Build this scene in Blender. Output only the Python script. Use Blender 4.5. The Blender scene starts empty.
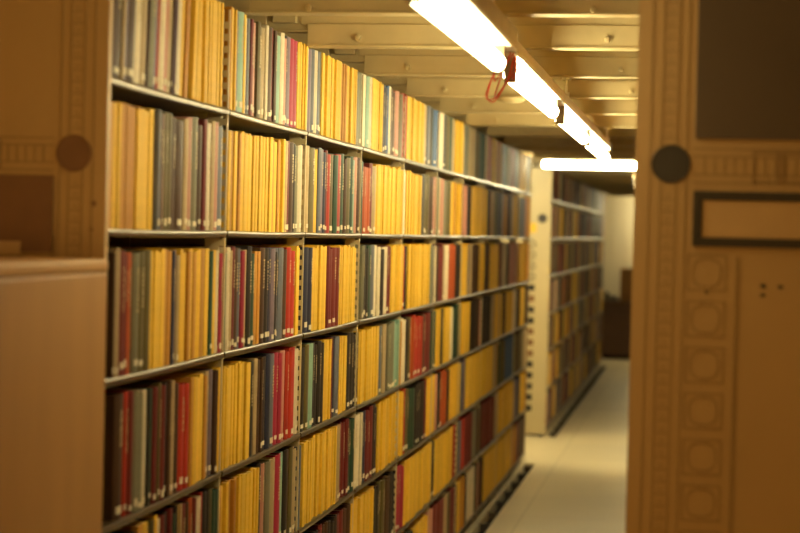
# Library stack aisle: two ranges of steel shelving packed with books, strip lights, deck beams.
import bpy, bmesh, math, random
from mathutils import Vector, Matrix

random.seed(11)
SC = bpy.context.scene
COL = SC.collection
EYE = 1.54                       # camera height over the floor
SHELF_Z = [EYE + z for z in (.29, -.005, -.30, -.59, -.875, -1.17, -1.47)]
Y0, BAY, NB = 3.42, .914, 10     # near end of the ranges, bay length, bays
XS = -1.13                       # shelf front of the left ranges
XR = -.12                        # shelf front of the right range
FAR0, FNB = 14.2, 9
BEAM_Z = EYE + .53
SLAB_Z = EYE + .69
END_Y = 24.3
def J(y0, k):                     # line of the k-th upright of a range
    return y0+BAY*k+({1: .03, 2: .02}.get(k, 0) if y0 == Y0 else 0)

# ------------------------------------------------------------------ materials
def srgb(h):
    h = h.lstrip('#')
    c = [int(h[i:i+2], 16)/255 for i in (0, 2, 4)]
    return tuple(x/12.92 if x <= .04045 else ((x+.055)/1.055)**2.4 for x in c) + (1,)

def mat(name, hexc, rough=.6, vary=.0, scale=8, amount=.0, metal=0., bump=0., stretch=None, spec=.5):
    m = bpy.data.materials.new(name); m.use_nodes = True
    nt = m.node_tree; N = nt.nodes; L = nt.links
    b = N['Principled BSDF']
    b.inputs['Roughness'].default_value = rough
    b.inputs['Metallic'].default_value = metal
    b.inputs['Specular IOR Level'].default_value = spec
    rgb = N.new('ShaderNodeRGB'); rgb.outputs[0].default_value = srgb(hexc)
    out = rgb.outputs[0]
    tc = N.new('ShaderNodeTexCoord')
    no = N.new('ShaderNodeTexNoise'); no.inputs['Scale'].default_value = scale
    no.inputs['Detail'].default_value = 5
    if stretch:
        mp = N.new('ShaderNodeMapping'); mp.inputs['Scale'].default_value = stretch
        L.new(tc.outputs['Object'], mp.inputs['Vector']); L.new(mp.outputs[0], no.inputs['Vector'])
    else:
        L.new(tc.outputs['Object'], no.inputs['Vector'])
    if vary or amount:
        hs = N.new('ShaderNodeHueSaturation'); L.new(out, hs.inputs['Color'])
        terms = []
        if vary:
            oi = N.new('ShaderNodeObjectInfo'); ge = N.new('ShaderNodeNewGeometry')
            a = N.new('ShaderNodeMath'); a.operation = 'ADD'
            L.new(oi.outputs['Random'], a.inputs[0]); L.new(ge.outputs['Random Per Island'], a.inputs[1])
            f = N.new('ShaderNodeMath'); f.operation = 'FRACT'; L.new(a.outputs[0], f.inputs[0])
            r = N.new('ShaderNodeMapRange'); r.inputs['To Min'].default_value = 1-vary; r.inputs['To Max'].default_value = 1+vary*.6
            L.new(f.outputs[0], r.inputs['Value']); terms.append(r.outputs[0])
        if amount:
            r = N.new('ShaderNodeMapRange'); r.inputs['From Min'].default_value = .3; r.inputs['From Max'].default_value = .7
            r.inputs['To Min'].default_value = 1-amount; r.inputs['To Max'].default_value = 1+amount*.5
            L.new(no.outputs['Fac'], r.inputs['Value']); terms.append(r.outputs[0])
        v = terms[0]
        if len(terms) == 2:
            mu = N.new('ShaderNodeMath'); mu.operation = 'MULTIPLY'
            L.new(terms[0], mu.inputs[0]); L.new(terms[1], mu.inputs[1]); v = mu.outputs[0]
        L.new(v, hs.inputs['Value']); out = hs.outputs[0]
    L.new(out, b.inputs['Base Color'])
    if bump:
        bp = N.new('ShaderNodeBump'); bp.inputs['Strength'].default_value = bump; bp.inputs['Distance'].default_value = .002
        L.new(no.outputs['Fac'], bp.inputs['Height']); L.new(bp.outputs[0], b.inputs['Normal'])
    return m

def emit(name, col, strength):
    m = bpy.data.materials.new(name); m.use_nodes = True
    nt = m.node_tree; nt.nodes.clear()
    e = nt.nodes.new('ShaderNodeEmission'); e.inputs['Color'].default_value = col; e.inputs['Strength'].default_value = strength
    o = nt.nodes.new('ShaderNodeOutputMaterial'); nt.links.new(e.outputs[0], o.inputs[0])
    return m

# code: (colour word, sRGB)
CODES = {
 'Y': ('golden yellow', '#E6BA3C'), 'O': ('ochre', '#BE8630'), 'B': ('dark brown', '#4C3424'), 'K': ('near black', '#322C2A'),  # ochre: own tone, and shaded sides of yellow journals put into colour
 'G': ('dark green', '#2F4A3A'), 'g': ('sage grey', '#7C7A64'), 'T': ('pale green', '#86AA98'), 'R': ('bright red', '#AE3428'),
 'r': ('maroon', '#702828'), 'P': ('dusty pink', '#C08878'), 'S': ('slate grey', '#666A76'), 'N': ('navy', '#2C3048'),
 'W': ('cream', '#DACDB0'), 'L': ('light tan', '#B49E78'), 'V': ('mauve grey', '#766878'), 'U': ('blue', '#3C6090'),
 'E': ('olive', '#605634'), 'C': ('crimson', '#9E2A42'), 'X': ('rust', '#AE5028'),
}
COVER = {c: mat('cloth_'+w.replace(' ', '_'), h, (.52 if c not in 'YO' else .62), .16 if c not in 'YO' else .13, 60, .10, bump=.12, spec=.32)
         for c, (w, h) in CODES.items()}
PAGES = mat('page_paper', '#D8C49A', .85, .1, 30, .12)
YPAGES = mat('journal_paper', '#E2BE78', .85, .1, 30, .1)
LABEL = mat('label_paper', '#E2D8BC', .7, .1, 40, .1)
TITLE = mat('title_stamp', '#B8A478', .45)
CREAM = mat('cream_enamel', '#BBAC86', .45, 0, 3, .07)
GROOVE = mat('panel_moulding_shade', '#8F7348', .6, 0, 30, .15)  # darker tone puts the shading of the stamped lines into the colour
PANEL = mat('panel_enamel', '#B4925E', .5, 0, 4, .06)
LIP = mat('shelf_enamel', '#5C4D36', .3, 0, 10, .15, metal=.5)
STEEL = mat('post_enamel', '#C8B78E', .45, 0, 10, .12)
SHEET = mat('light_block_sheet', '#8E7854', .7, 0, 5, .1)
BEAM = mat('beam_paint', '#B6A478', .6, 0, 5, .16, bump=.15)
SLABM = mat('slab_paint', '#C4B084', .75, 0, 3, .15)
DARK = mat('dark_metal', '#2E2A26', .45, 0, 20, .15)
KNOBM = mat('knob_metal', '#383430', .4, 0, 20, .1)
NOTICE = mat('dark_notice_board', '#564634', .5, 0, 5, .1)
CARDM = mat('tan_card', '#BF9C68', .75, 0, 12, .06)
DCARD = mat('brown_card', '#7C5838', .7, 0, 14, .12)
FRAMEM = mat('card_frame_metal', '#443C30', .75, 0, 20, .1, spec=.2)
KICK = mat('kick_plate', '#3A322A', .6, 0, 10, .2)
SLOTM = mat('slot_dark', '#15120F', .9)
WALLM = mat('wall_paint', '#D8CDB0', .8, 0, 1.5, .06)
HOUSE = mat('fixture_enamel', '#B49C70', .4, 0, 10, .1)
WHITE = mat('reflector_enamel', '#EFE9D8', .4)
WIRE = mat('red_wire', '#D8402A', .45)
SOCK = mat('lampholder_plastic', '#8A7C64', .5)
CABM = mat('tan_cabinet_paint', '#B2844A', .55, 0, 2.5, .12, stretch=(1, 4, .6))
CABT = mat('cabinet_top_lit', '#BC8E50', .5, 0, 4, .08)  # lighter than the body, light on the rim put into the colour
WOOD = mat('dark_wood', '#5E4026', .5, 0, 6, .25, stretch=(1, 1, 12))
CARTON = mat('brown_carton', '#9A7448', .8, 0, 8, .1)
TAPE = mat('carton_tape', '#B89A68', .4)
GREYM = mat('grey_metal', '#6C6A64', .4)
PLAST = mat('aged_plastic', '#A8966C', .5)
TUBE = emit('lit_tube', (1.0, .86, .47, 1), 25.0)
TUBE1 = emit('lit_tube_dim', (1.0, .84, .45, 1), 11.5)  # output lowered to darken the nearest bay
TUBE2 = emit('lit_tube_cross_aisle', (1.0, .88, .52, 1), 30.0)
DEAD = mat('unlit_tube_glass', '#D8D4C4', .2)

def floor_mat():
    m = mat('floor_tiles', '#E0D4B2', .38, 0, 1.3, .08)
    nt = m.node_tree; N = nt.nodes; L = nt.links; b = N['Principled BSDF']
    src = b.inputs['Base Color'].links[0].from_socket
    tc = N.new('ShaderNodeTexCoord')
    br = N.new('ShaderNodeTexBrick'); br.offset = 0.0
    br.inputs['Scale'].default_value = 1.0; br.inputs['Brick Width'].default_value = .92; br.inputs['Row Height'].default_value = .92
    br.inputs['Mortar Size'].default_value = .004; br.inputs['Mortar Smooth'].default_value = .3
    br.inputs['Color1'].default_value = (1, 1, 1, 1); br.inputs['Color2'].default_value = (.93, .93, .93, 1)
    br.inputs['Mortar'].default_value = (.62, .6, .55, 1)
    L.new(tc.outputs['Object'], br.inputs['Vector'])
    no = N.new('ShaderNodeTexNoise'); no.inputs['Scale'].default_value = 40; no.inputs['Detail'].default_value = 4
    L.new(tc.outputs['Object'], no.inputs['Vector'])
    rr = N.new('ShaderNodeMapRange'); rr.inputs['To Min'].default_value = .9; rr.inputs['To Max'].default_value = 1.08
    L.new(no.outputs['Fac'], rr.inputs['Value'])
    m1 = N.new('ShaderNodeMix'); m1.data_type = 'RGBA'; m1.blend_type = 'MULTIPLY'; m1.inputs[0].default_value = 1
    L.new(src, m1.inputs[6]); L.new(br.outputs['Color'], m1.inputs[7])
    m2 = N.new('ShaderNodeMix'); m2.data_type = 'RGBA'; m2.blend_type = 'MULTIPLY'; m2.inputs[0].default_value = 1
    L.new(m1.outputs[2], m2.inputs[6]); L.new(rr.outputs[0], m2.inputs[7])
    L.new(m2.outputs[2], b.inputs['Base Color'])
    return m
FLOORM = floor_mat()

# ------------------------------------------------------------------ mesh helpers
class MB:
    """Collects vertices and faces of one mesh."""
    def __init__(s): s.v = []; s.f = []; s.m = []
    def add(s, vs, fs, mi=0):
        o = len(s.v); s.v += [tuple(p) for p in vs]
        for f in fs: s.f.append(tuple(i+o for i in f)); s.m.append(mi)
    def box(s, x0, x1, y0, y1, z0, z1, mi=0):
        x0, x1 = sorted((x0, x1)); y0, y1 = sorted((y0, y1)); z0, z1 = sorted((z0, z1))
        s.add([(x0,y0,z0),(x1,y0,z0),(x1,y1,z0),(x0,y1,z0),(x0,y0,z1),(x1,y0,z1),(x1,y1,z1),(x0,y1,z1)],
              [(0,3,2,1),(4,5,6,7),(0,1,5,4),(1,2,6,5),(2,3,7,6),(3,0,4,7)], mi)
    def cyl(s, p, q, r, n=12, r2=None, caps=True):
        p = Vector(p); q = Vector(q); d = (q-p).normalized()
        a = d.orthogonal().normalized(); b = d.cross(a); r2 = r if r2 is None else r2
        vs = [p+(a*math.cos(2*math.pi*i/n)+b*math.sin(2*math.pi*i/n))*r for i in range(n)]
        vs += [q+(a*math.cos(2*math.pi*i/n)+b*math.sin(2*math.pi*i/n))*r2 for i in range(n)]
        fs = [(i,(i+1)%n,n+(i+1)%n,n+i) for i in range(n)]
        if caps: fs += [tuple(range(n-1,-1,-1)), tuple(range(n,2*n))]
        s.add(vs, fs)
    def lathe(s, c, axis, prof, n=28):
        """prof: (distance along axis, radius) from back to front."""
        c = Vector(c); d = Vector(axis).normalized(); a = d.orthogonal().normalized(); b = d.cross(a)
        vs = []; fs = []
        for (h, r) in prof:
            vs += [c+d*h+(a*math.cos(2*math.pi*i/n)+b*math.sin(2*math.pi*i/n))*max(r, 1e-5) for i in range(n)]
        for k in range(len(prof)-1):
            for i in range(n):
                fs.append((k*n+i, k*n+(i+1)%n, (k+1)*n+(i+1)%n, (k+1)*n+i))
        fs += [tuple(range(n-1,-1,-1)), tuple(range((len(prof)-1)*n, len(prof)*n))]
        s.add(vs, fs)
    def ring(s, cx, cz, y0, y1, r0, r1, n, pw=1.0):
        """flat ring in the x-z plane, superelliptic when pw<1"""
        vs = []; fs = []
        def pt(t, r):
            c, q = math.cos(t), math.sin(t)
            return (cx+math.copysign(abs(c)**pw, c)*r, cz+math.copysign(abs(q)**pw, q)*r)
        for y in (y0, y1):
            for r in (r0, r1):
                for i in range(n):
                    x, z = pt(2*math.pi*i/n, r); vs.append((x, y, z))
        for i in range(n):
            j = (i+1) % n
            fs += [(i,j,n+j,n+i),(2*n+i,3*n+i,3*n+j,2*n+j),(i,2*n+i,2*n+j,j),(n+i,n+j,3*n+j,3*n+i)]
        s.add(vs, fs)
    def tube(s, pts, r, n=8):
        pts = [Vector(p) for p in pts]; vs = []; fs = []
        for k, p in enumerate(pts):
            d = (pts[min(k+1, len(pts)-1)]-pts[max(k-1, 0)]).normalized()
            a = d.cross(Vector((.31, .22, .92))).normalized(); b = d.cross(a)
            vs += [p+(a*math.cos(2*math.pi*i/n)+b*math.sin(2*math.pi*i/n))*r for i in range(n)]
        for k in range(len(pts)-1):
            for i in range(n):
                fs.append((k*n+i, k*n+(i+1)%n, (k+1)*n+(i+1)%n, (k+1)*n+i))
        fs += [tuple(range(n-1,-1,-1)), tuple(range((len(pts)-1)*n, len(pts)*n))]
        s.add(vs, fs)
    def build(s, name, mats, parent=None, bevel=0, smooth=False, loc=None):
        me = bpy.data.meshes.new(name); me.from_pydata(s.v, [], s.f)
        if not isinstance(mats, (list, tuple)): mats = [mats]
        for m in mats: me.materials.append(m)
        if len(mats) > 1: me.polygons.foreach_set('material_index', s.m)
        bm = bmesh.new(); bm.from_mesh(me); bmesh.ops.recalc_face_normals(bm, faces=bm.faces); bm.to_mesh(me); bm.free()
        if smooth:
            me.polygons.foreach_set('use_smooth', [True]*len(me.polygons))
            me.set_sharp_from_angle(angle=math.radians(38))
        o = bpy.data.objects.new(name, me); COL.objects.link(o)
        if loc: o.location = loc
        if parent: o.parent = parent
        if bevel:
            md = o.modifiers.new('bevel', 'BEVEL'); md.width = bevel; md.segments = 2; md.limit_method = 'ANGLE'
        return o

def empty(name, loc, label, cat, group=None):
    o = bpy.data.objects.new(name, None); COL.objects.link(o); o.location = loc
    o.empty_display_size = .05
    tag(o, label, cat, group); return o
def tag(o, label=None, cat=None, group=None, kind=None):
    if label: o['label'] = label
    if cat: o['category'] = cat
    if group: o['group'] = group
    if kind: o['kind'] = kind
    return o
def local(mb, o):
    """shift world coordinates of a builder into the frame of a thing's Empty"""
    L = o.location; mb.v = [(x-L.x, y-L.y, z-L.z) for x, y, z in mb.v]; return mb

# ------------------------------------------------------------------ the setting
fl = MB()
SX0, SX1 = XS+.004, -1.055       # slot in the deck in front of the shelving
def quad(mb, x0, x1, y0, y1, z): mb.box(x0, x1, y0, y1, z-.05, z)
quad(fl, SX1, 2.6, -3.2, END_Y, 0); quad(fl, -2.6, SX0, -3.2, END_Y, 0)
quad(fl, SX0, SX1, -3.2, Y0, 0); quad(fl, SX0, SX1, Y0+BAY*NB-.08, FAR0, 0); quad(fl, SX0, SX1, FAR0+BAY*FNB, END_Y, 0)
fo = fl.build('floor', FLOORM); tag(fo, 'pale cream tiled floor of the book stack aisle', 'floor', kind='structure')
k = 1
for (a, b) in ((Y0, Y0+BAY*NB-.08), (FAR0, FAR0+BAY*FNB)):
    g = MB(); g.box(SX0-.02, SX1+.02, a, b, -.075, -.06)
    n = int((b-a)/.42)
    for i in range(n+1):
        y = a+.03+i*(b-a-.06)/n; g.box(SX0, SX1, y-.012, y+.012, -.055, -.012, 1)
    o = g.build('trim_%d' % k, [SLOTM, KICK])
    tag(o, ('dark ventilation slot in the floor along the near left shelving', 'dark ventilation slot in the floor along the far shelving')[k-1], 'floor slot', kind='structure'); k += 1
def slab(name, x0, x1, y0, y1, z0, z1, m, label, cat):
    b = MB(); b.box(x0, x1, y0, y1, z0, z1); return tag(b.build(name, m), label, cat, kind='structure')
slab('ceiling', -2.6, 2.6, -3.2, END_Y, SLAB_Z, SLAB_Z+.1, SLABM, 'low painted deck ceiling above the cross beams', 'ceiling')
slab('wall_left', -2.7, -2.6, -3.2, END_Y, -.05, SLAB_Z+.1, WALLM, 'cream wall behind the left shelving', 'wall')
slab('wall_right', 2.6, 2.7, -3.2, END_Y, -.05, SLAB_Z+.1, WALLM, 'cream wall behind the right shelving', 'wall')
slab('wall_back', -2.7, 2.7, END_Y, END_Y+.1, -.05, SLAB_Z+.1, WALLM, 'cream wall at the far end of the aisle', 'wall')
slab('wall_front', -2.7, 2.7, -3.3, -3.2, -.05, SLAB_Z+.1, WALLM, 'cream wall behind the viewer', 'wall')

ORD = ['zeroth','first','second','third','fourth','fifth','sixth','seventh','eighth','ninth','tenth','eleventh','twelfth','thirteenth',
       'fourteenth','fifteenth','sixteenth','seventeenth','eighteenth','nineteenth','twentieth','twenty-first','twenty-second','twenty-third','twenty-fourth','twenty-fifth','twenty-sixth','twenty-seventh']
for i in range(-3, 23):
    y = Y0+BAY*i
    if y > END_Y-.1: break
    b = MB()
    if i == 1: y = 4.57                                            # one heavier beam stands off the bay lines
    zt = BEAM_Z+(.09 if i == 1 else .066); zl = BEAM_Z+(.014 if i == 1 else 0)
    b.box(XS, XR, y-.026, y+.026, zl+.004, zt)                          # channel over the aisle
    b.box(XS-.0, XR, y-.032, y+.032, zl, zl+.007)          # lower flange lip
    b.box(XS-.02, XR+.02, y-.02, y+.02, zt-.004, SLAB_Z-.0005)                # web set back above it
    b.box(XS+.16, XR-.1, y-.026, y-.021, SLAB_Z-.035, SLAB_Z)       # deck angle
    if i == 1:
        b.box(-2.6, XS, y-.026, y+.026, zl+.004, zt); b.box(-2.6, XS, y-.032, y+.032, zl, zl+.007)
    for (xa, xb) in ((-2.6, XS), (XR, 2.6)):
        b.box(xa, xb, y-.015, y+.02, BEAM_Z+.045, SLAB_Z-.0005)            # lighter beam over the shelving
        b.box(xa, xb, y-.022, y+.03, BEAM_Z+.042, BEAM_Z+.048)
    o = b.build('trim_%d' % k, BEAM, bevel=.002); k += 1
    tag(o, 'painted steel deck beam across the ceiling, %s from the near end' % ORD[i+4], 'beam', 'deck beams across the ceiling', 'structure')
    for x in (XS+.15, XR-.15):
        if i >= 0:
            c = MB(); c.lathe((x, y-.0255, BEAM_Z+.026), (0, -1, 0), [(0, .013), (.006, .013), (.006, .009), (.014, .008), (.016, .004)], 12)
            c.build('bolt', BEAM, o, smooth=True)
    c = MB(); c.box(XS-.10, XS-.03, y-.045, y-.016, BEAM_Z+.066, BEAM_Z+.1); c.box(XS-.2, XS-.12, y-.03, y-.016, BEAM_Z+.062, BEAM_Z+.09)
    c.build('bracket', BEAM, o, bevel=.003)
    if (i % 4) == 3: pass

# ------------------------------------------------------------------ shelving
def sag(t):                      # shelves bow a little between the posts, t in 0..1
    return -.002*(1-(2*t-1)**2)
def shelf_mesh(s, z, y0, y1, xf, depth=.285):
    """one shelf; s=+1 when its front faces +x"""
    b = MB(); n = 8; prof = [(0, 0), (0, .004), (-.002, .007), (-.008, .0075), (-depth, .0075), (-depth, -.002), (-.02, -.002), (-.02, -.007), (-.004, -.008), (-.001, -.006)]
    prof = [(x+.0, zz-.0075) for x, zz in prof]
    ys = [y0+(y1-y0)*i/n for i in range(n+1)]; m = len(prof)
    vs = []; fs = []
    for i, y in enumerate(ys):
        vs += [(xf+s*px, y, z+pz+sag(i/n)) for px, pz in prof]
    for i in range(n):
        for j in range(m):
            fs.append((i*m+j, i*m+(j+1)%m, (i+1)*m+(j+1)%m, (i+1)*m+j))
    fs += [tuple(range(m)), tuple(range(n*m, n*m+m))[::-1]]
    b.add(vs, fs); return b
def post_mesh(s, y, xf, detail=True):
    b = MB(); t = .0035; top = BEAM_Z if detail else BEAM_Z-.02
    b.box(xf, xf-s*.004, y-t, y+t, .0, top)                        # front strip
    b.box(xf-s*.016, xf-s*.05, y-t, y+t, .0, top)
    b.box(xf-s*.24, xf-s*.29, y-t, y+t, .0, top)
    if detail:
        z = .12
        while z < top-.03:
            b.box(xf-s*.004, xf-s*.016, y-t, y+t, z, z+.016); z += .0293
    for z in (.3, 1.2, 1.75): b.box(xf-s*.05, xf-s*.24, y-t*.8, y+t*.8, z, z+.05)
    return b

def end_panel(parent, xe, s, y, full=True, card=CARDM, board=NOTICE, enamel=PANEL, knob=KNOBM, framem=FRAMEM, dark_card=False):
    """stamped steel end panel; u runs from the aisle edge across the range"""
    W = .60; zt = BEAM_Z; f = y
    X = lambda u: xe+s*u
    p = MB(); body = MB(); body.box(X(0), X(W), f, f+.02, .02, zt)
    d = .0016
    def rid(u0, u1, z0, z1, dd=d): p.box(X(u0), X(u1), f-dd, f-.0003, z0, z1)
    if full:
        for e in (0, 1):
            U = (lambda u: u) if e == 0 else (lambda u: W-u)
            for u in (.026, .046, .074, .092): rid(U(u), U(u+.0018), .05, zt-.02)
            z = .06
            while z < zt-.03:
                if abs(z-EYE-.138) > .045:
                    rid(U(.051), U(.071), z, z+.002, .0012); rid(U(.056), U(.066), z+.008, z+.0095, .001)
                z += .0225
            rid(U(.187), U(.1895), .06, EYE-.03); rid(U(.193), U(.1945), .06, EYE-.03)
            z = EYE-.026
            while z > .12:
                a, b2 = U(.100), U(.170)
                for (u0, u1, z0, z1) in ((.100,.102,z-.066,z),(.168,.170,z-.066,z),(.100,.170,z-.002,z),(.100,.170,z-.066,z-.064)):
                    rid(U(u0), U(u1), z0, z1)
                cx = X((a+b2)/2); p.ring(cx, z-.033, f-.0016, f-.0003, .0242, .0262, 28, .72)
                z -= .0842
        # band of small mouldings between notice board and card frame
        for z in (.104, .119, .152, .166): rid(.105, W-.105, EYE+z, EYE+z+.002)
        u = .125
        while u < W-.12:
            rid(u, u+.002, EYE+.12, EYE+.151); u += .018
        for u in (.212, .266, .32, .374):
            if u+.046 < W-.11:
                for (u0,u1,z0,z1) in ((u,u+.003,.108,.162),(u+.045,u+.048,.108,.162),(u,u+.048,.160,.163),(u,u+.048,.107,.110)):
                    rid(u0,u1,EYE+z0,EYE+z1,.0024)
    pn = local(body, parent).build('end_panel', enamel, parent)
    def sub(mb, name, m, sm=False, bev=0): return local(mb, parent).build(name, m, pn, bev, sm)
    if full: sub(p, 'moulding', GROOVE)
    for u in ((.065, W-.065) if full else (.065,)):
        b = MB(); b.lathe((X(u), f+.001, EYE+.138), (0, -1, 0), [(0,.0355),(.0045,.0355),(.0055,.0345),(.0055,.0335),(.0035,.033),(.0035,.02),(.0036,.001)], 36)
        sub(b, 'knob', knob, True)
    if full:
        b = MB(); z0, z1 = EYE-.011, EYE+.09; u0, u1 = .107, W-.107; w = .0165
        for q in ((u0,u1,z1-w,z1),(u0,u1,z0,z0+w),(u0,u0+w,z0+w,z1-w),(u1-w,u1,z0+w,z1-w)):
            b.box(X(q[0]), X(q[1]), f-.008, f-.0005, q[2], q[3])
        sub(b, 'card_frame', framem, bev=.0015)
        b = MB()
        if dark_card:
            b.box(X(u0-.004), X(u1), f-.0115, f-.0085, EYE-.054, z1+.004)
        else:
            b.box(X(u0+w+.001), X(u1-w-.001), f-.0036, f-.0005, z0+w+.001, z1-w-.001)
        sub(b, 'card', card)
        if board:
            b = MB(); b.box(X(.107), X(W-.107), f-.006, f-.0005, EYE+.188, zt-.005)
            b.box(X(.107), X(W-.107), f-.009, f-.0005, EYE+.185, EYE+.19)
            sub(b, 'notice_board', board, bev=.001)
    if not full:
        # the row of ornaments down the far panel: stamped rings above, raised dark squares below, recess shade put into their colour
        k_ = 0; z = EYE-.059
        while z > .15:
            b = MB()
            if k_ < 4: b.ring(X(.136), z, f-.004, f-.0005, .02, .027, 24); sub(b, 'stamped_ring', knob)
            else: b.box(X(.112), X(.160), f-.003, f-.0005, z-.022, z+.022); sub(b, 'dark_square', DCARD if k_ in (5, 8, 9, 10) else DARK)
            z -= .0842; k_ += 1
        b = MB(); b.box(X(.11), X(.155), f-.003, f-.0005, EYE+.03, EYE+.10); sub(b, 'card', COVER['Y'])
    return pn, sub, X

def make_range(label, xf, s, y0, nb, name='library_shelving', group=None):
    o = empty(name, (xf, y0, 0), label, 'shelving', group)
    posts = {}
    for k_ in range(1, nb+1):
        local(post_mesh(s, J(y0, k_)-(.006 if k_ == nb else 0), xf-s*.005), o).build('upright', STEEL, o)
    for r, z in enumerate(SHELF_Z):
        for k_ in range(nb):
            a = J(y0, k_)+(.021 if k_ == 0 else .006); b = J(y0, k_+1)-(.012 if k_ == nb-1 else .006)
            local(shelf_mesh(s, z, a, b, xf), o).build('shelf', LIP, o, smooth=True)
    b = MB(); b.box(xf-s*.03, xf-s*.045, y0+.02, y0+BAY*nb-.012, 0, .052); local(b, o).build('kick_plate', KICK, o)
    b = MB(); b.box(xf-s*.296, xf-s*.302, y0+.02, y0+BAY*nb-.012, .0, BEAM_Z+.04); local(b, o).build('light_block_sheet', SHEET, o)  # unseen sheet added to block light; such shelving is open behind
    return o

left = make_range('long left range of steel shelves packed with books along the lit aisle', XS, 1, Y0, NB)
lp, lsub, LXP = end_panel(left, XS+.002, -1, Y0, board=None, dark_card=True, card=DCARD, knob=DCARD)
b = MB(); b.box(LXP(.165), LXP(.42), Y0-.0135, Y0-.0118, EYE-.06, EYE-.034); lsub(b, 'paper_slip', CARDM)
for (u, z, r) in ((.024, .042, .007), (.027, -.008, .0045)):
    b = MB(); b.lathe((LXP(u), Y0+.001, EYE+z), (0, -1, 0), [(0, r), (.0018, r*.8)], 9); lsub(b, 'paint_chip', DCARD)
lp['label'] = 'stamped tan end panel at left, round knob and brown card'
far = make_range('far range of dim shelves beyond the cross aisle, with cream end panel', XS, 1, FAR0, FNB)
end_panel(far, XS+.002, -1, FAR0, full=False, enamel=CREAM)
right = make_range('right range whose stamped tan end panel fills the right edge of the view', XR, -1, Y0, NB)
rp, rsub, RX = end_panel(right, XR, 1, Y0)
rp['label'] = 'stamped tan end panel at right, dark knob and empty card frame'
for (u, z, r) in ((.236,-.080,.006), (.268,-.081,.0055), (.236,-.097,.005), (.136,-.094,.004)):
    b = MB(); n = 10; c = (RX(u), Y0-.0006, EYE+z)
    vs = []
    for yy in (Y0-.0012, Y0+.001):
        vs += [(c[0]+math.cos(2*math.pi*i/n)*r*random.uniform(.55, 1.25), yy, c[2]+math.sin(2*math.pi*i/n)*r*random.uniform(.4, .9)) for i in range(n)]
    b.add(vs, [tuple(range(n)), tuple(range(n, 2*n))]+[(i,(i+1)%n,n+(i+1)%n,n+i) for i in range(n)])
    rsub(b, 'paint_chip', DARK)

# ------------------------------------------------------------------ books
def cover_mb(mb, w, h, d, t, bulge, pts, o=(0,0,0), mi=0, frame=None):
    n = pts; outer = [(-d, -w/2)]; inner = [(-d, -w/2+t)]
    for i in range(n+1):
        a = -1+2*i/n
        x = -bulge*a*a; y = a*w/2
        outer.append((x, y)); inner.append((x-t, a*(w/2-t)))
    outer.append((-d, w/2)); inner.append((-d, w/2-t)); m = len(outer)
    vs = [(x, y, z) for z in (0, h) for (x, y) in outer+inner]
    fs = []
    for i in range(m-1):
        fs += [(i, i+1, 2*m+i+1, 2*m+i), (m+i, 3*m+i, 3*m+i+1, m+i+1), (i, m+i, m+i+1, i+1), (2*m+i, 2*m+i+1, 3*m+i+1, 3*m+i)]
    for i in (0, m-1): fs.append((i, m+i, 3*m+i, 2*m+i))
    if frame: vs = [frame @ Vector(v) for v in vs]
    mb.add(vs, fs, mi)
def page_mb(mb, w, h, d, t, bulge, inset, frame=None, mi=0):
    b = MB(); b.box(-d+inset+.001, -bulge-t-.0015, -w/2+t+.0004, w/2-t-.0004, inset, h-inset)
    vs = [frame @ Vector(v) for v in b.v] if frame else b.v
    mb.add(vs, b.f, mi)
def patch_mb(mb, w, bulge, z0, z1, cut, off=.0008):
    n = 6; vs = []; fs = []
    for z in (z0, z1):
        for i in range(n+1):
            a = (-1+2*i/n)*cut; vs.append((-bulge*a*a+off, a*w/2, z))
    for z in (z0, z1):
        for i in range(n+1):
            a = (-1+2*i/n)*cut; vs.append((-bulge*a*a-.0004, a*w/2, z))
    m = n+1
    for i in range(n):
        fs += [(i, i+1, m+i+1, m+i), (2*m+i, 3*m+i, 3*m+i+1, 2*m+i+1), (i, 2*m+i, 2*m+i+1, i+1), (m+i, m+i+1, 3*m+i+1, 3*m+i)]
    fs += [(0, m, 3*m, 2*m), (n, 2*m+n, 3*m+n, m+n)]
    mb.add(vs, fs)

CAMF = 1850.0
YAW, PITCH, ROLL = .15999583, .01815009, .02469154
CF = Vector((-math.sin(YAW)*math.cos(PITCH), math.cos(YAW)*math.cos(PITCH), -math.sin(PITCH)))
CR0 = Vector((math.cos(YAW), math.sin(YAW), 0)); CU0 = CR0.cross(CF)
CR = CR0*math.cos(ROLL)+CU0*math.sin(ROLL); CU = -CR0*math.sin(ROLL)+CU0*math.cos(ROLL)
CPOS = Vector((0, 0, EYE))
def pix(p):
    q = Vector(p)-CPOS; d = q.dot(CF); return 400+CAMF*q.dot(CR)/d, 266.5-CAMF*q.dot(CU)/d

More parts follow.
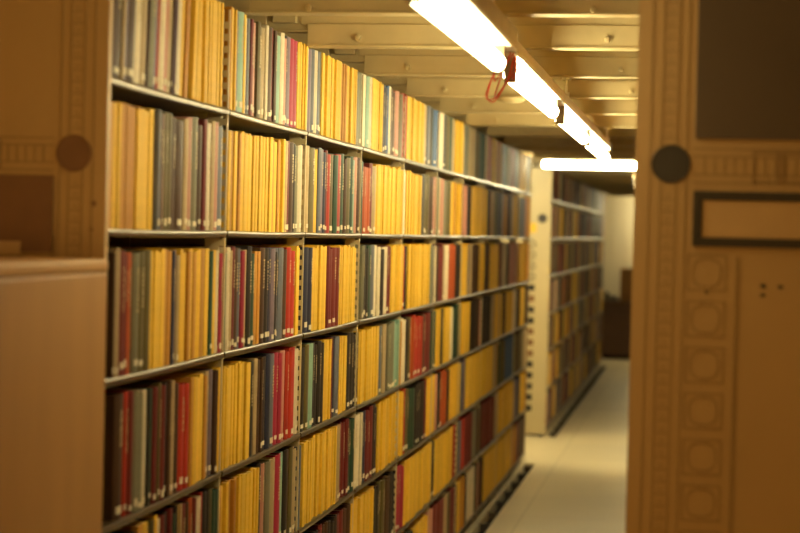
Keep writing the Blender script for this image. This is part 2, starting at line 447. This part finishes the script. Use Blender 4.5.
ROWS = [
    "3448:T19B54L16V29B53W41L39B10g43V22R15W44P31L23B11V12W39Y25Y28O29.12Y18Y29Y23Y20Y16Y28Y21Y24Y23Y22Y24Y18.62O10Y30.14Y15S20T51Y21W21S21g11r21P49E27E33L34W23B41r29B24T60W37P37K19V45C38C40Y27Y22Y25Y20Y25.31V42S36W36S30E37Y38Y34Y27Y18Y21Y27Y28Y20Y29Y21Y34Y27O24O25O19O25Y24Y20O26Y25Y29Y21Y24g55g41.25W66T59W40Y31Y24Y25Y30Y32Y23Y22Y23Y27K32N44U33W55B68B47P46P48E72R41.15R30Y37Y33Y34Y23Y24Y22Y25Y21Y25Y36Y22Y23Y28Y33Y22Y24Y27Y23Y24L71S59K40K34G61U66U33.14K58W51W40W37K59K41E47E55G51G35L37L38L50Y27Y34Y23Y25Y25Y28Y22Y23Y21Y28Y23S22.26S49g45g48g66L42L46L36L49L56E59E43E46E48G46G46G62G38G35L28.19L46L48P43P58P56P38Y30Y31Y29Y26Y23Y24Y22Y19Y28Y22O28O17O29O27O29O29Y33Y27Y19Y30g48g36.17g66T59T55W56W48W40W38W54P50P59P46P42P51P61g35g52g55g30.22Y33Y20Y30Y34Y20Y24Y24Y29Y27Y27Y33Y19Y21Y22Y21Y21Y36Y34Y21Y28Y25g40g41g50g47g41",
    "3460:O37Y24Y21O28O31O37Y30O14Y28Y36Y36S22B22P19E27E31B39B56L33P37g47B34r27W44L28P36S57.36Y26O25Y30O29O22Y23Y18Y31Y20Y23Y28Y26Y29Y27Y21Y30Y30Y34O23Y36O25Y36Y27Y17L32r38B52K26g34W47.70L35E65Y32Y19S37V38N39r31R47E57G51R71G51B35E61G44T46P45B39.17G48X45X46X45r50L61Y23Y28Y22Y28Y19Y27Y31Y29Y27Y20Y22Y25Y27Y25Y39Y27Y22Y21Y29Y20Y22Y22Y27Y20.14W27W50Y29Y21Y26Y25Y32Y28Y23Y22Y19Y27Y26Y22Y23Y23Y30Y20K70E47E51E47B60B59P55P38.15g38g40L64P46P52g49g43g42E52E51Y33Y31Y21Y21O28O26O36Y25Y25Y18Y24Y23Y24Y28r48.25r23P55P40P42K60K63K40Y23Y26Y26Y22Y28Y32Y24Y27Y19Y23Y28Y19Y29Y29Y17Y29Y22Y26Y27Y20Y26Y26Y29.21Y28Y31Y27Y25K42K54K49O27O27O25O19O26L53L40L60g46g33g52S44S50S64S59.26r28r57O25O23O20O19O29O30O26B53B42B39B43L59L35L48L41Y32Y26Y25Y26Y29Y33Y25Y34Y21Y24.22Y21g50g48g34S40S46S55S58S56S51S38P49P42P52O28O22O23O31O19O31O33O34",
    "3511:B13L26r32r20X34g40E42E47Y21Y26Y26Y30O27O27N20V16L24Y24Y33O24Y34O26Y21Y22O35Y36G27Y37W24C28.19g24W30L19r30B41S26C31L31K38G43O32O29B51K35N35V42K24S31S49B50R52R52Y26Y28.82N56N51Y36Y31Y28Y34Y27Y22Y26Y21r35r53r59r48Y28Y31Y31Y25Y21Y21Y30Y20Y31Y25Y26.112g38K48K40G60S71W63W42L42K44W44W44r48r31Y25Y25Y19Y32Y20Y19Y25Y20Y27Y11.17Y23Y22R63K50Y31Y26Y34Y21Y21Y21Y29Y27Y22Y19Y27Y36Y29Y20Y20Y21Y30Y28Y28Y25Y29Y19Y30g34g41S45S26.21W62B43B52r58r34r39L67W39W46X34X42X47X44X63B36B37K48K59K43.14Y14Y24Y33Y29Y25Y23Y33Y19Y21V42V44V36L50L31L44B59B57B39B43B62Y26Y29Y29Y23Y29Y27Y9.14Y20Y17Y22Y30B50B68B50B49Y29Y23Y20Y21Y29Y28Y19Y23Y34Y22Y28Y25Y32Y28Y31Y27Y22Y21r42r67r23.20r40W64W42W62W38W50B39B57B51P52P56P58P44P51P46P35P55P48.20P34O23O29O27O32O21Y25Y27Y20Y28Y31Y26Y30Y28Y23Y25Y35Y24Y27Y20Y23Y21O29O25O28O29O24O28O23O21O29O27O29",
    "3551:B59R26r28g34g35W32K18G22r30E22r30K23B24L39B32R41R33O25Y35Y34Y36O26L28V36B28Y17Y13.14Y19Y23Y34Y32Y23Y25Y27Y25Y27Y28Y25K55L30B37B23K46N47S54C43C37P51R39R38R63W39.19K56E42g29T51K35K39K39K45Y20Y27Y35Y28r32N50S58Y18Y24Y29Y25Y22Y29K53K54K35.14K44Y21Y18Y28Y29Y24Y29Y24Y21Y21Y19Y29Y33Y27Y21Y24Y27Y26S65L55B56g40g41g56T52T42T28.14O32W39W47W39K47K29E66X41X38R55R54R61R52B71r51r49r48G40G41.14G54G35Y25Y21Y22Y28Y28Y24Y18Y27K67Y24Y31Y24Y22Y31Y30Y21Y22W56W51G42G63G37G41E56.14E44Y23Y27Y28Y24Y28Y16Y20Y30Y23Y28Y31Y27Y33B48B56K54K33K51K34B50B42B41P47P44.32K20K36K37K54K55K34K59K48K43K36L43L59L40L36Y21Y21Y25Y33Y20Y22Y34Y35Y32Y20Y23Y14.17Y24Y28Y22Y17Y22Y28B56B50B46B49Y25Y26Y31Y21Y27Y32Y31Y21Y32Y31Y21Y22Y21Y18Y33W50W64W40.23W15W64B47B53B44B42B46Y21Y28Y26Y21Y29Y24Y28Y25Y24Y25Y29Y35Y34B58B56B42B60B19",
    "3526:B52r39E40K41O35Y36B36E29Y23W15r30K31r27G20K24Y16L16r33B25X34r26W44R17K36K18E28G27G33.14O29Y25Y24O26O24O23O27Y23Y19Y26Y27Y20Y23Y28Y27Y22Y23K34P46g47L61C61T51K38B39E40L53.18S51Y32Y24Y26Y32Y22Y20Y31Y35Y25Y27Y34Y21Y34Y24Y25Y27Y29Y20Y23Y23L42r60r47r40G52G54.14W63W49W28N32N46r35r45r61K51K54Y28Y33Y22Y25Y22Y31Y21Y37Y32Y33Y24Y26Y22Y27Y22Y19Y12.17Y27Y24Y20Y22Y30R50E57E59G53G66K48K46K44K46K42K54r46r42Y27Y19Y28Y28Y18.15Y19Y25Y23Y22Y20P49P46K65X57X35X45X45X39B59B59Y31Y25Y22Y23Y27Y29Y23Y30Y22Y30Y29.21Y31Y25S57S59V63V57Y20Y32Y33Y27Y28Y24Y30Y26Y21Y28Y31Y22Y31Y24Y20Y28Y23Y28Y26Y19Y25Y30Y24.16Y10Y31Y25Y25Y27Y30Y21Y19Y30Y25Y22Y30Y31Y25Y32Y29Y29Y21Y19Y28Y30Y24Y25Y27Y23Y29L55L50O21O29O25O32G21.31G60G53E48E53E39E37E51U41U51U41U38U52U64U61U52U47U38E44.27E18E65E39E65B49B47B42B63E46E59E57E47L37L58L53L51L56L34",
    "3547:B48B50r47r56K56K40K50Y22Y29Y23Y27Y25Y32K60K53K58B44B54B36.14B37B48R58R45R49Y27Y20Y29Y25Y31Y30Y28Y23Y18Y26Y28Y31Y20Y20Y32Y29Y24Y28Y20Y26Y27Y26Y20K34K31.16K54B70E49E53K50K39r33r44B44B36K54K34K43r69r50B34B48B42Y32.23Y31Y25Y33Y26Y31Y24Y21Y25Y29Y23Y21Y25Y20Y24Y27Y27K58K48E55E55B44B40B52K46K62.33K24C45C47C42C39Y25Y21Y33Y29Y21Y33Y27Y28Y25Y21Y35Y22Y24Y36Y21Y25Y26Y21Y33Y24Y18Y25Y17Y28Y30Y30Y18.27Y22Y24K54K55Y21Y30Y20Y35Y20Y35Y21Y20Y30Y27Y30Y26Y28Y20Y28Y25Y32Y18Y19Y27Y32Y24Y28R44R40R42.31B36B46S34S43R50R58R50r48r57r59r61r48r39g51g41g47g58B57B17.28B44B40B43r48r42r59r50r44r46r37r59r59r48r58r45L53L54L52.27Y28Y29Y20Y29Y26Y23Y26Y24Y21Y24Y28Y29Y31Y20Y30Y30Y27Y32Y20Y28Y31Y19Y26Y32Y22Y30Y31Y24Y19Y21Y30Y24Y22Y24Y12.19V48V40V71V49V52N63N43N37N60Y22Y21Y33Y22Y32Y23Y22Y22Y26Y27Y24Y26Y23Y31O30O27O16",
    "3568:B57B48B35B44B34B57r39r41r58r38r58Y24Y30Y21Y34Y25Y25Y30Y29Y23Y21.32K24K38K65K48K43K48B37B43B50B46B44Y23Y27Y31Y25Y31Y26Y21Y21Y32Y26Y25Y27Y32Y24r33.14r45r35r51r49r50r48r49r56K44K70K41K66K43K64K46K40B46B37.17B55B55B57B33B42B34Y29Y24Y28Y30Y32Y27Y31Y25Y19Y31Y18Y19E63E45E58E37E43E60.16E21B47B58B39B52B53K56K60K58K37Y23Y28Y36Y23Y30Y21Y34Y24Y25Y27Y20Y28Y29Y30Y22P19.25P43P66r45r45r48r53r43r44r56r57L42L36L61E71r53r47r64.29K27Y22Y20Y24Y29Y24Y34O26O23O26O26O25O24O24O24K49K33W58W44W61W37W49W49G51G37r42r12.26r51r51B36B43B43B66Y27Y29Y24Y30Y33Y30Y19Y27Y27Y19Y31Y24Y23Y29Y28Y26Y33Y27Y24Y19Y28Y25Y16.14Y24Y19Y20Y22Y21Y34Y29Y24Y31Y30Y20Y32Y22Y36Y21Y24Y23Y33Y33Y28Y22Y26Y30Y20Y31Y30Y32Y27Y27Y32Y21Y22Y19Y20Y15.14Y19O29O24O31O29O28O31O18O22O23O24r48r52r49r53B53B42B47B53B56B43B42B50B29",
]


class Book: pass
BOOKS = []
import re
for r, s in enumerate(ROWS):
    st, body = s.split(':'); y = int(st)/1000
    run_h = .248
    prev = ''
    for c, w in re.findall(r'([A-Za-z.])(\d+)', body):
        w = int(w)/1000
        if c == '.': y += w; continue
        b = Book(); b.c = c; b.w = w-random.uniform(.0012, .0034); b.y = y+w/2; b.r = r; b.s = 1; b.j = c in 'YO'
        if b.j:
            if prev not in 'YO' or random.random() < .12: run_h = random.uniform(.247, .256)
            b.h = run_h+random.uniform(-.006, .003)
        else:
            b.h = random.choice((.255, .252, .249, .246, .251, .241))+random.uniform(-.003, .003)
        if r == 1 and c == 'X': b.h = .228
        if r == 0: b.h = min(b.h-.004, .248)
        b.d = random.uniform(.165, .185) if b.j else random.uniform(.16, .2)
        b.x = XS-.005+random.uniform(-.0045, .0035)-(.004 if b.j and random.random() < .2 else 0)
        b.bay = max(q for q in range(NB) if J(Y0, q) < b.y); b.y0 = J(Y0, b.bay); b.y1 = J(Y0, b.bay+1)
        b.lean = math.radians(3.5) if (r == 0 and b.y < 4.105 and b.bay == 0) else 0
        if b.lean: b.y = 3.45+(b.y-3.45)*.98; b.w *= .98
        b.near = True
        y += w; prev = c; BOOKS.append(b)
# the far range, seen small and out of focus beyond the cross aisle
FIRST = {1: 'YOBLBr', 2: 'YYYYBB', 3: 'GYRXLB', 4: 'SYLYBK', 5: 'SLYBEO', 6: 'WrYXYO', 0: 'OYLBLB'}
for xf, s, y0, nb, nearr in ((XS, 1, FAR0, FNB, False), (XR, -1, Y0, NB, False)):
    for r in range(7):
        y = y0+.03; run = []
        i = 0
        while y < y0+BAY*nb-.05:
            if not run:
                run = ['Y']*random.randint(3, 9) if random.random() < .22 else [random.choice('BBBKKGgErrOSNLVXRW') for _ in range(random.randint(3, 9))]
            c = run.pop()
            if s == 1 and i < 6: c = FIRST[r][i]
            i += 1
            w = random.uniform(.03, .06) if c != 'Y' else random.uniform(.028, .045)
            kb = max(q for q in range(nb) if J(y0, q) < y)
            if y+w > J(y0, kb+1)-.014:
                y = J(y0, kb+1)+.012; continue
            b = Book(); b.c = c; b.w = w-.0012; b.y = y+w/2; b.r = r; b.s = s; b.j = c in 'YO'
            b.h = random.uniform(.238, .252) if r else random.uniform(.226, .24)
            b.d = .17; b.x = xf-s*.006+random.uniform(-.004, .004); b.bay = kb; b.y0 = J(y0, kb); b.y1 = J(y0, kb+1); b.lean = 0; b.near = False
            y += w; BOOKS.append(b)

def base_z(b):
    t0 = (b.y-b.w/2-b.y0)/(b.y1-b.y0); t1 = (b.y+b.w/2-b.y0)/(b.y1-b.y0)
    return SHELF_Z[b.r]+max(sag(t0), sag(t1), sag((t0+t1)/2))+.0007
for b in BOOKS:
    b.area = 0
    if b.near:
        z = SHELF_Z[b.r]
        x0, yb = pix((b.x, b.y-b.w/2, z)); x1, _ = pix((b.x, b.y+b.w/2, z)); _, yt = pix((b.x, b.y, z+b.h))
        vis = max(0, min(533, yb)-max(0, yt))*max(0, x1-max(x0, 110))
        b.area = vis
SOLO = set()
for j in (False, True):
    L_ = sorted([b for b in BOOKS if b.j == j and b.area > 3], key=lambda b: -b.area)[:300]
    SOLO |= set(map(id, L_))

SHELFN = ['top', 'second', 'third', 'fourth', 'fifth', 'sixth', 'bottom']
BAYN = ['first', 'second', 'third', 'fourth', 'fifth', 'sixth', 'seventh', 'eighth', 'ninth', 'tenth']
def desc(b):
    size = 'thick' if b.w > .049 else ('thin' if b.w < .025 else 'medium')
    return ((size+' ') if size else '')+CODES[b.c][0]
tot = {}
for b in BOOKS:
    if b.near:
        key = (b.r, b.bay, desc(b), b.j); tot.setdefault(key, []).append(b)
for key, L_ in tot.items():
    L_.sort(key=lambda b: b.y)
    for i, b in enumerate(L_):
        noun = 'paper journal' if b.j else 'cloth book'
        if len(L_) == 1:
            b.label = 'lone %s %s on the %s shelf, %s bay from near end' % (desc(b), noun, SHELFN[b.r], BAYN[b.bay])
        else:
            b.label = '%s %s %s from left, %s shelf, %s bay from near end' % (ORD[i+1], desc(b), noun, SHELFN[b.r], BAYN[b.bay])

CK = list(CODES)
rest = {False: MB(), True: MB()}
for b in BOOKS:
    bulge = .0015 if b.j else min(.007, b.w*.16)
    t = .0018 if b.j else min(.003, b.w*.12)
    inset = .0012 if b.j else .0045
    z = base_z(b)+abs(math.sin(b.lean))*b.w/2
    if id(b) not in SOLO:
        fr = Matrix.Translation((b.x, b.y, z))
        if b.s < 0: fr = fr @ Matrix.Rotation(math.pi, 4, 'Z')
        if b.lean: fr = fr @ Matrix.Rotation(-b.lean, 4, 'X')
        mb = rest[b.j]
        cover_mb(mb, b.w, b.h, b.d, t, bulge, 4, mi=CK.index(b.c)+1, frame=fr)
        page_mb(mb, b.w, b.h, b.d, t, bulge, inset, fr, 0)
        continue
    noun = 'bound_journal' if b.j else 'book'
    o = empty(noun, (b.x, b.y, z), b.label, 'journal' if b.j else 'book',
              ('yellow journals' if b.j else 'cloth books')+' on the %s shelf' % SHELFN[b.r])
    o.rotation_euler = (-b.lean, 0, 0)
    m = MB(); cover_mb(m, b.w, b.h, b.d, t, bulge, 8); m.build('cover', COVER[b.c], o, smooth=True)
    m = MB(); page_mb(m, b.w, b.h, b.d, t, bulge, inset); m.build('page_block', YPAGES if b.j else PAGES, o)
    if not b.j:
        if random.random() < .78:
            z0 = random.uniform(.006, .016)
            m = MB(); patch_mb(m, b.w, bulge, z0, z0+random.uniform(.010, .016), .62); m.build('call_number_label', LABEL, o)
        if random.random() < .5 and b.w > .016:
            m = MB(); zz = b.h*random.uniform(.5, .62)
            while zz < b.h*.86:
                q = random.uniform(.003, .007); patch_mb(m, b.w, bulge, zz, zz+q, random.uniform(.12, .3), .0006); zz += q+random.uniform(.002, .004)
            m.build('spine_title', TITLE, o)
for j, m in rest.items():
    if j: o = m.build('bound_journals', [YPAGES]+[COVER[c] for c in CK]); tag(o, 'remaining yellow paper journals further along and on the far shelves', 'journals', 'yellow journals beyond the nearest bays', 'stuff')
    else: o = m.build('books', [PAGES]+[COVER[c] for c in CK]); tag(o, 'remaining cloth books further along and on the far shelves', 'books', 'cloth books beyond the nearest bays', 'stuff')

# ------------------------------------------------------------------ strip lights
LX, LZ = -.46, EYE+.388
def strip(label, y0, y1, house, tube_m=TUBE, rods=(), hw=.022, hh=.032, wires=False, cap=False):
    ym = (y0+y1)/2
    o = empty('strip_light', (LX, ym, LZ), label, 'strip light', 'fluorescent strip lights over the aisle')
    zb = LZ+.042
    b = MB(); b.box(LX-hw, LX+hw, house[0], house[1], zb+.004, zb+.004+hh); local(b, o).build('housing', HOUSE, o, bevel=.006)
    b = MB(); b.box(LX-hw-.004, LX+hw, house[0]+.01, house[1]-.01, zb-.002, zb+.003); local(b, o).build('reflector', WHITE, o)
    b = MB(); r = .0195
    b.lathe((LX, y0, LZ), (0, 1, 0), [(0,.012),(.004,.018),(.012,r),(y1-y0-.012,r),(y1-y0-.004,.018),(y1-y0,.012)], 20)
    local(b, o).build('tube', tube_m, o, smooth=True)
    for y, sg in ((y0, -1), (y1, 1)):
        b = MB(); b.box(LX-.014, LX+.014, y+sg*.002, y+sg*.022, LZ-.02, zb-.001); b.box(LX-.009, LX+.009, y, y+sg*.004, LZ-.012, LZ+.012)
        local(b, o).build('lampholder', SOCK, o, bevel=.004)
    for y in rods:
        b = MB(); top = BEAM_Z if min(abs(y-(Y0+BAY*i)) for i in range(25) if i != 1) < .05 else SLAB_Z
        b.cyl((LX+.01, y, zb+.004+hh-.002), (LX+.01, y, top-.001), .004, 8); b.cyl((LX+.01, y, zb+hh+.004), (LX+.01, y, zb+hh+.018), .011, 10)
        b.cyl((LX+.01, y, top-.008), (LX+.01, y, top-.001), .016, 10)
        local(b, o).build('hanger_rod', WHITE, o)
    if wires:
        ww = house[0]            # loops of lead hanging in the gap between two tubes: (along, across, drop)
        for loop in ([(-.035,.02,.0),(-.09,-.015,.07),(-.13,-.012,.05),(-.11,-.03,.105),(-.06,-.02,.115),(-.02,.0,.075),(.02,.015,.02),(.03,.015,0)],
                     [(-.03,.0,.0),(-.1,-.03,.085),(-.07,-.035,.11),(-.01,-.02,.10),(.05,.0,.05),(.07,.01,0)],
                     [(-.05,.015,0),(-.03,-.01,.06),(.0,-.025,.10),(.05,-.02,.085),(.08,.012,.03),(.09,.02,0)],
                     [(-.04,.02,0),(-.03,.025,.02),(.04,.012,.055),(.09,.02,.02),(.11,.02,0)]):
            pts = []; n_ = len(loop)
            P_ = [Vector((LX+c, ww+a, zb-.0045-d)) for a, c, d in loop]
            for i in range(n_-1):                                       # Catmull-Rom through the points
                p0, p1, p2, p3 = P_[max(i-1, 0)], P_[i], P_[i+1], P_[min(i+2, n_-1)]
                for q in range(5):
                    t = q/5; pts.append(.5*((2*p1)+(p2-p0)*t+(2*p0-5*p1+4*p2-p3)*t*t+(3*p1-p0-3*p2+p3)*t**3))
            pts.append(P_[-1])
            w = MB(); w.tube(pts, .0015, 6); local(w, o).build('wire', WIRE, o, smooth=True)
    if cap:
        b = MB(); b.cyl((LX, house[1]-.005, zb+.004+hh/2), (LX, house[1]+.04, zb+.004+hh/2), .022, 16, .017); local(b, o).build('end_cap', HOUSE, o, smooth=True)
    return o
strip('lit strip light nearest the viewer, running out of the top of the view', 2.94, 4.16, (2.80, 4.30), tube_m=TUBE1, rods=(3.88,), hw=.03, hh=.048, cap=True)
strip('lit strip light hanging second along the aisle, red wires looped at its near end', 4.46, 5.76, (4.345, 5.93), rods=(), wires=True)
strip('lit strip light hanging third along the aisle', 6.07, 7.33, (5.935, 7.40), rods=(Y0+3*BAY,))
strip('lit strip light hanging fourth and last along the near aisle', 7.53, 9.03, (7.405, 9.15), rods=(Y0+6*BAY,))
strip('unlit strip light beyond the lit row, behind the bright cross tube', 13.42, 14.7, (13.32, 14.85), tube_m=DEAD, rods=(Y0+12*BAY,))
# bare tubes across the cross aisles
def cross(label, x0, y, z, group=None):
    o = empty('strip_light', (x0+.61, y, z), label, 'strip light', group)
    b = MB(); b.lathe((x0, y, z), (1, 0, 0), [(0,.014),(.004,.022),(.014,.026),(1.206,.026),(1.216,.022),(1.22,.014)], 20)
    local(b, o).build('tube', TUBE2, o, smooth=True)
    b = MB(); b.box(x0-.06, x0+1.28, y-.03, y+.03, z+.05, z+.085); local(b, o).build('housing', HOUSE, o, bevel=.005)
    for x in (x0-.018, x0+1.238):
        b = MB(); b.box(x-.014, x+.014, y-.015, y+.015, z-.02, z+.052); local(b, o).build('lampholder', SOCK, o, bevel=.003)
    for x in (x0+.2, x0+1.0):
        b = MB(); b.cyl((x, y, z+.084), (x, y, SLAB_Z-.001), .005, 8); local(b, o).build('hanger_rod', WHITE, o)
cross('lit bare tube mounted crosswise over the far cross aisle', -1.10, 13.0, EYE+.507)
cross('lit tube over the cross aisle, hidden behind the right range', .28, 13.0, EYE+.507)
cross('lit tube over the cross aisle, hidden behind the left range', -2.48, 13.2, EYE+.507)
cross('lit tube near the far wall, hidden behind the right range', -.70, 23.85, EYE+.42)

# smoke detector under the fourth beam
o = empty('smoke_detector', (-.727, Y0+4*BAY, BEAM_Z), 'small pale dome detector under a ceiling beam beside the strip lights', 'smoke detector')
b = MB(); b.lathe((0, 0, -.0005), (0, 0, -1), [(0,.064),(.006,.064),(.008,.060)], 28); b.build('base', PLAST, o, smooth=True)
b = MB(); b.lathe((0, 0, -.0085), (0, 0, -1), [(0,.054),(.005,.05),(.011,.038),(.014,.02),(.015,.004)], 28); b.build('dome', PLAST, o, smooth=True)

# ------------------------------------------------------------------ other things
o = empty('storage_cabinet', (-1.32, 2.9, 0), 'plain tan cabinet standing before the left end panel, blurred at lower left', 'cabinet')
b = MB(); b.box(-1.57, -1.07, 2.30, 3.27, .06, 1.455); local(b, o).build('body', CABM, o, bevel=.006)
b = MB(); b.box(-1.57, -1.069, 2.30, 3.271, 1.456, 1.479); local(b, o).build('top', CABT, o, bevel=.006)
b = MB(); b.box(-1.55, -1.10, 2.33, 3.25, 0, .06); local(b, o).build('plinth', KICK, o)
for x in (-1.319, -1.567):
    b = MB(); b.box(x, x+.243, 2.283, 2.299, .08, 1.44); d_ = local(b, o).build('door', CABM, o, bevel=.003)
    hx = x+.215 if x < -1.4 else x+.028
    b = MB(); b.cyl((hx, 2.283, .8), (hx, 2.262, .8), .012, 14); local(b, o).build('handle', KNOBM, d_, smooth=True)

# end of the aisle
o = empty('low_cupboard', (-.9, 23.9, 0), 'dark brown wooden cupboard against the far wall at the aisle end', 'cupboard')
b = MB(); b.box(-1.22, .1, 23.65, 24.28, .05, .70); local(b, o).build('body', WOOD, o, bevel=.005)
b = MB(); b.box(-1.24, .12, 23.62, 24.29, .701, .735); local(b, o).build('top', WOOD, o, bevel=.006)
b = MB(); b.box(-1.18, .06, 23.70, 24.25, 0, .05); local(b, o).build('plinth', KICK, o)
for x in (-1.21, -.77, -.33):
    b = MB(); b.box(x, x+.42, 23.632, 23.649, .07, .69); d_ = local(b, o).build('door', WOOD, o, bevel=.003)
    b = MB(); b.cyl((x+.37, 23.632, .42), (x+.37, 23.61, .42), .014, 12); local(b, o).build('knob', KNOBM, d_, smooth=True)
o = empty('cardboard_box', (-.72, 23.95, .736), 'brown cardboard box resting on the dark cupboard at the aisle end', 'box')
b = MB(); b.box(-.98, -.45, 23.75, 24.15, .736, 1.16); local(b, o).build('carton', CARTON, o, bevel=.004)
b = MB(); b.box(-.98, -.45, 23.925, 23.975, 1.1605, 1.162); b.box(-.745, -.685, 23.748, 23.7495, 1.0, 1.16); local(b, o).build('tape', TAPE, o)
o = empty('desk_device', (-1.10, 23.9, .736), 'small grey device on the dark cupboard left of the cardboard box', 'device')
b = MB(); b.box(-1.19, -1.02, 23.8, 24.0, .736, .80); local(b, o).build('body', GREYM, o, bevel=.01)
b = MB(); b.box(-1.18, -1.13, 23.79, 24.01, .815, .85); b.box(-1.175, -1.135, 23.80, 23.84, .80, .816); b.box(-1.175, -1.135, 23.96, 24.0, .80, .816); local(b, o).build('cradle_bar', DARK, o, bevel=.01)

# ------------------------------------------------------------------ light, world, camera
w = bpy.data.worlds.new('world'); SC.world = w; w.use_nodes = True
w.node_tree.nodes['Background'].inputs[0].default_value = (1, .7, .35, 1)
w.node_tree.nodes['Background'].inputs[1].default_value = .02
ld = bpy.data.lights.new('aisle_bulb', 'POINT'); ld.energy = 16.5; ld.color = (1, .57, .16); ld.shadow_soft_size = .07
lo = bpy.data.objects.new('aisle_bulb', ld); COL.objects.link(lo); lo.location = (-1.0, 1.1, 1.45)

cd = bpy.data.cameras.new('camera'); co = bpy.data.objects.new('camera', cd); COL.objects.link(co)
cd.sensor_width = 36; cd.sensor_fit = 'HORIZONTAL'; cd.lens = CAMF/800*36; cd.clip_start = .05
co.matrix_world = Matrix(((CR.x, CU.x, -CF.x, CPOS.x), (CR.y, CU.y, -CF.y, CPOS.y), (CR.z, CU.z, -CF.z, CPOS.z), (0, 0, 0, 1)))
cd.dof.use_dof = True; cd.dof.focus_distance = 5.5; cd.dof.aperture_fstop = 3.1
SC.camera = co
SC.view_settings.view_transform = 'Standard'; SC.view_settings.look = 'None'
SC.view_settings.gamma = 1; SC.view_settings.use_curve_mapping = False; SC.view_settings.exposure = 1.2
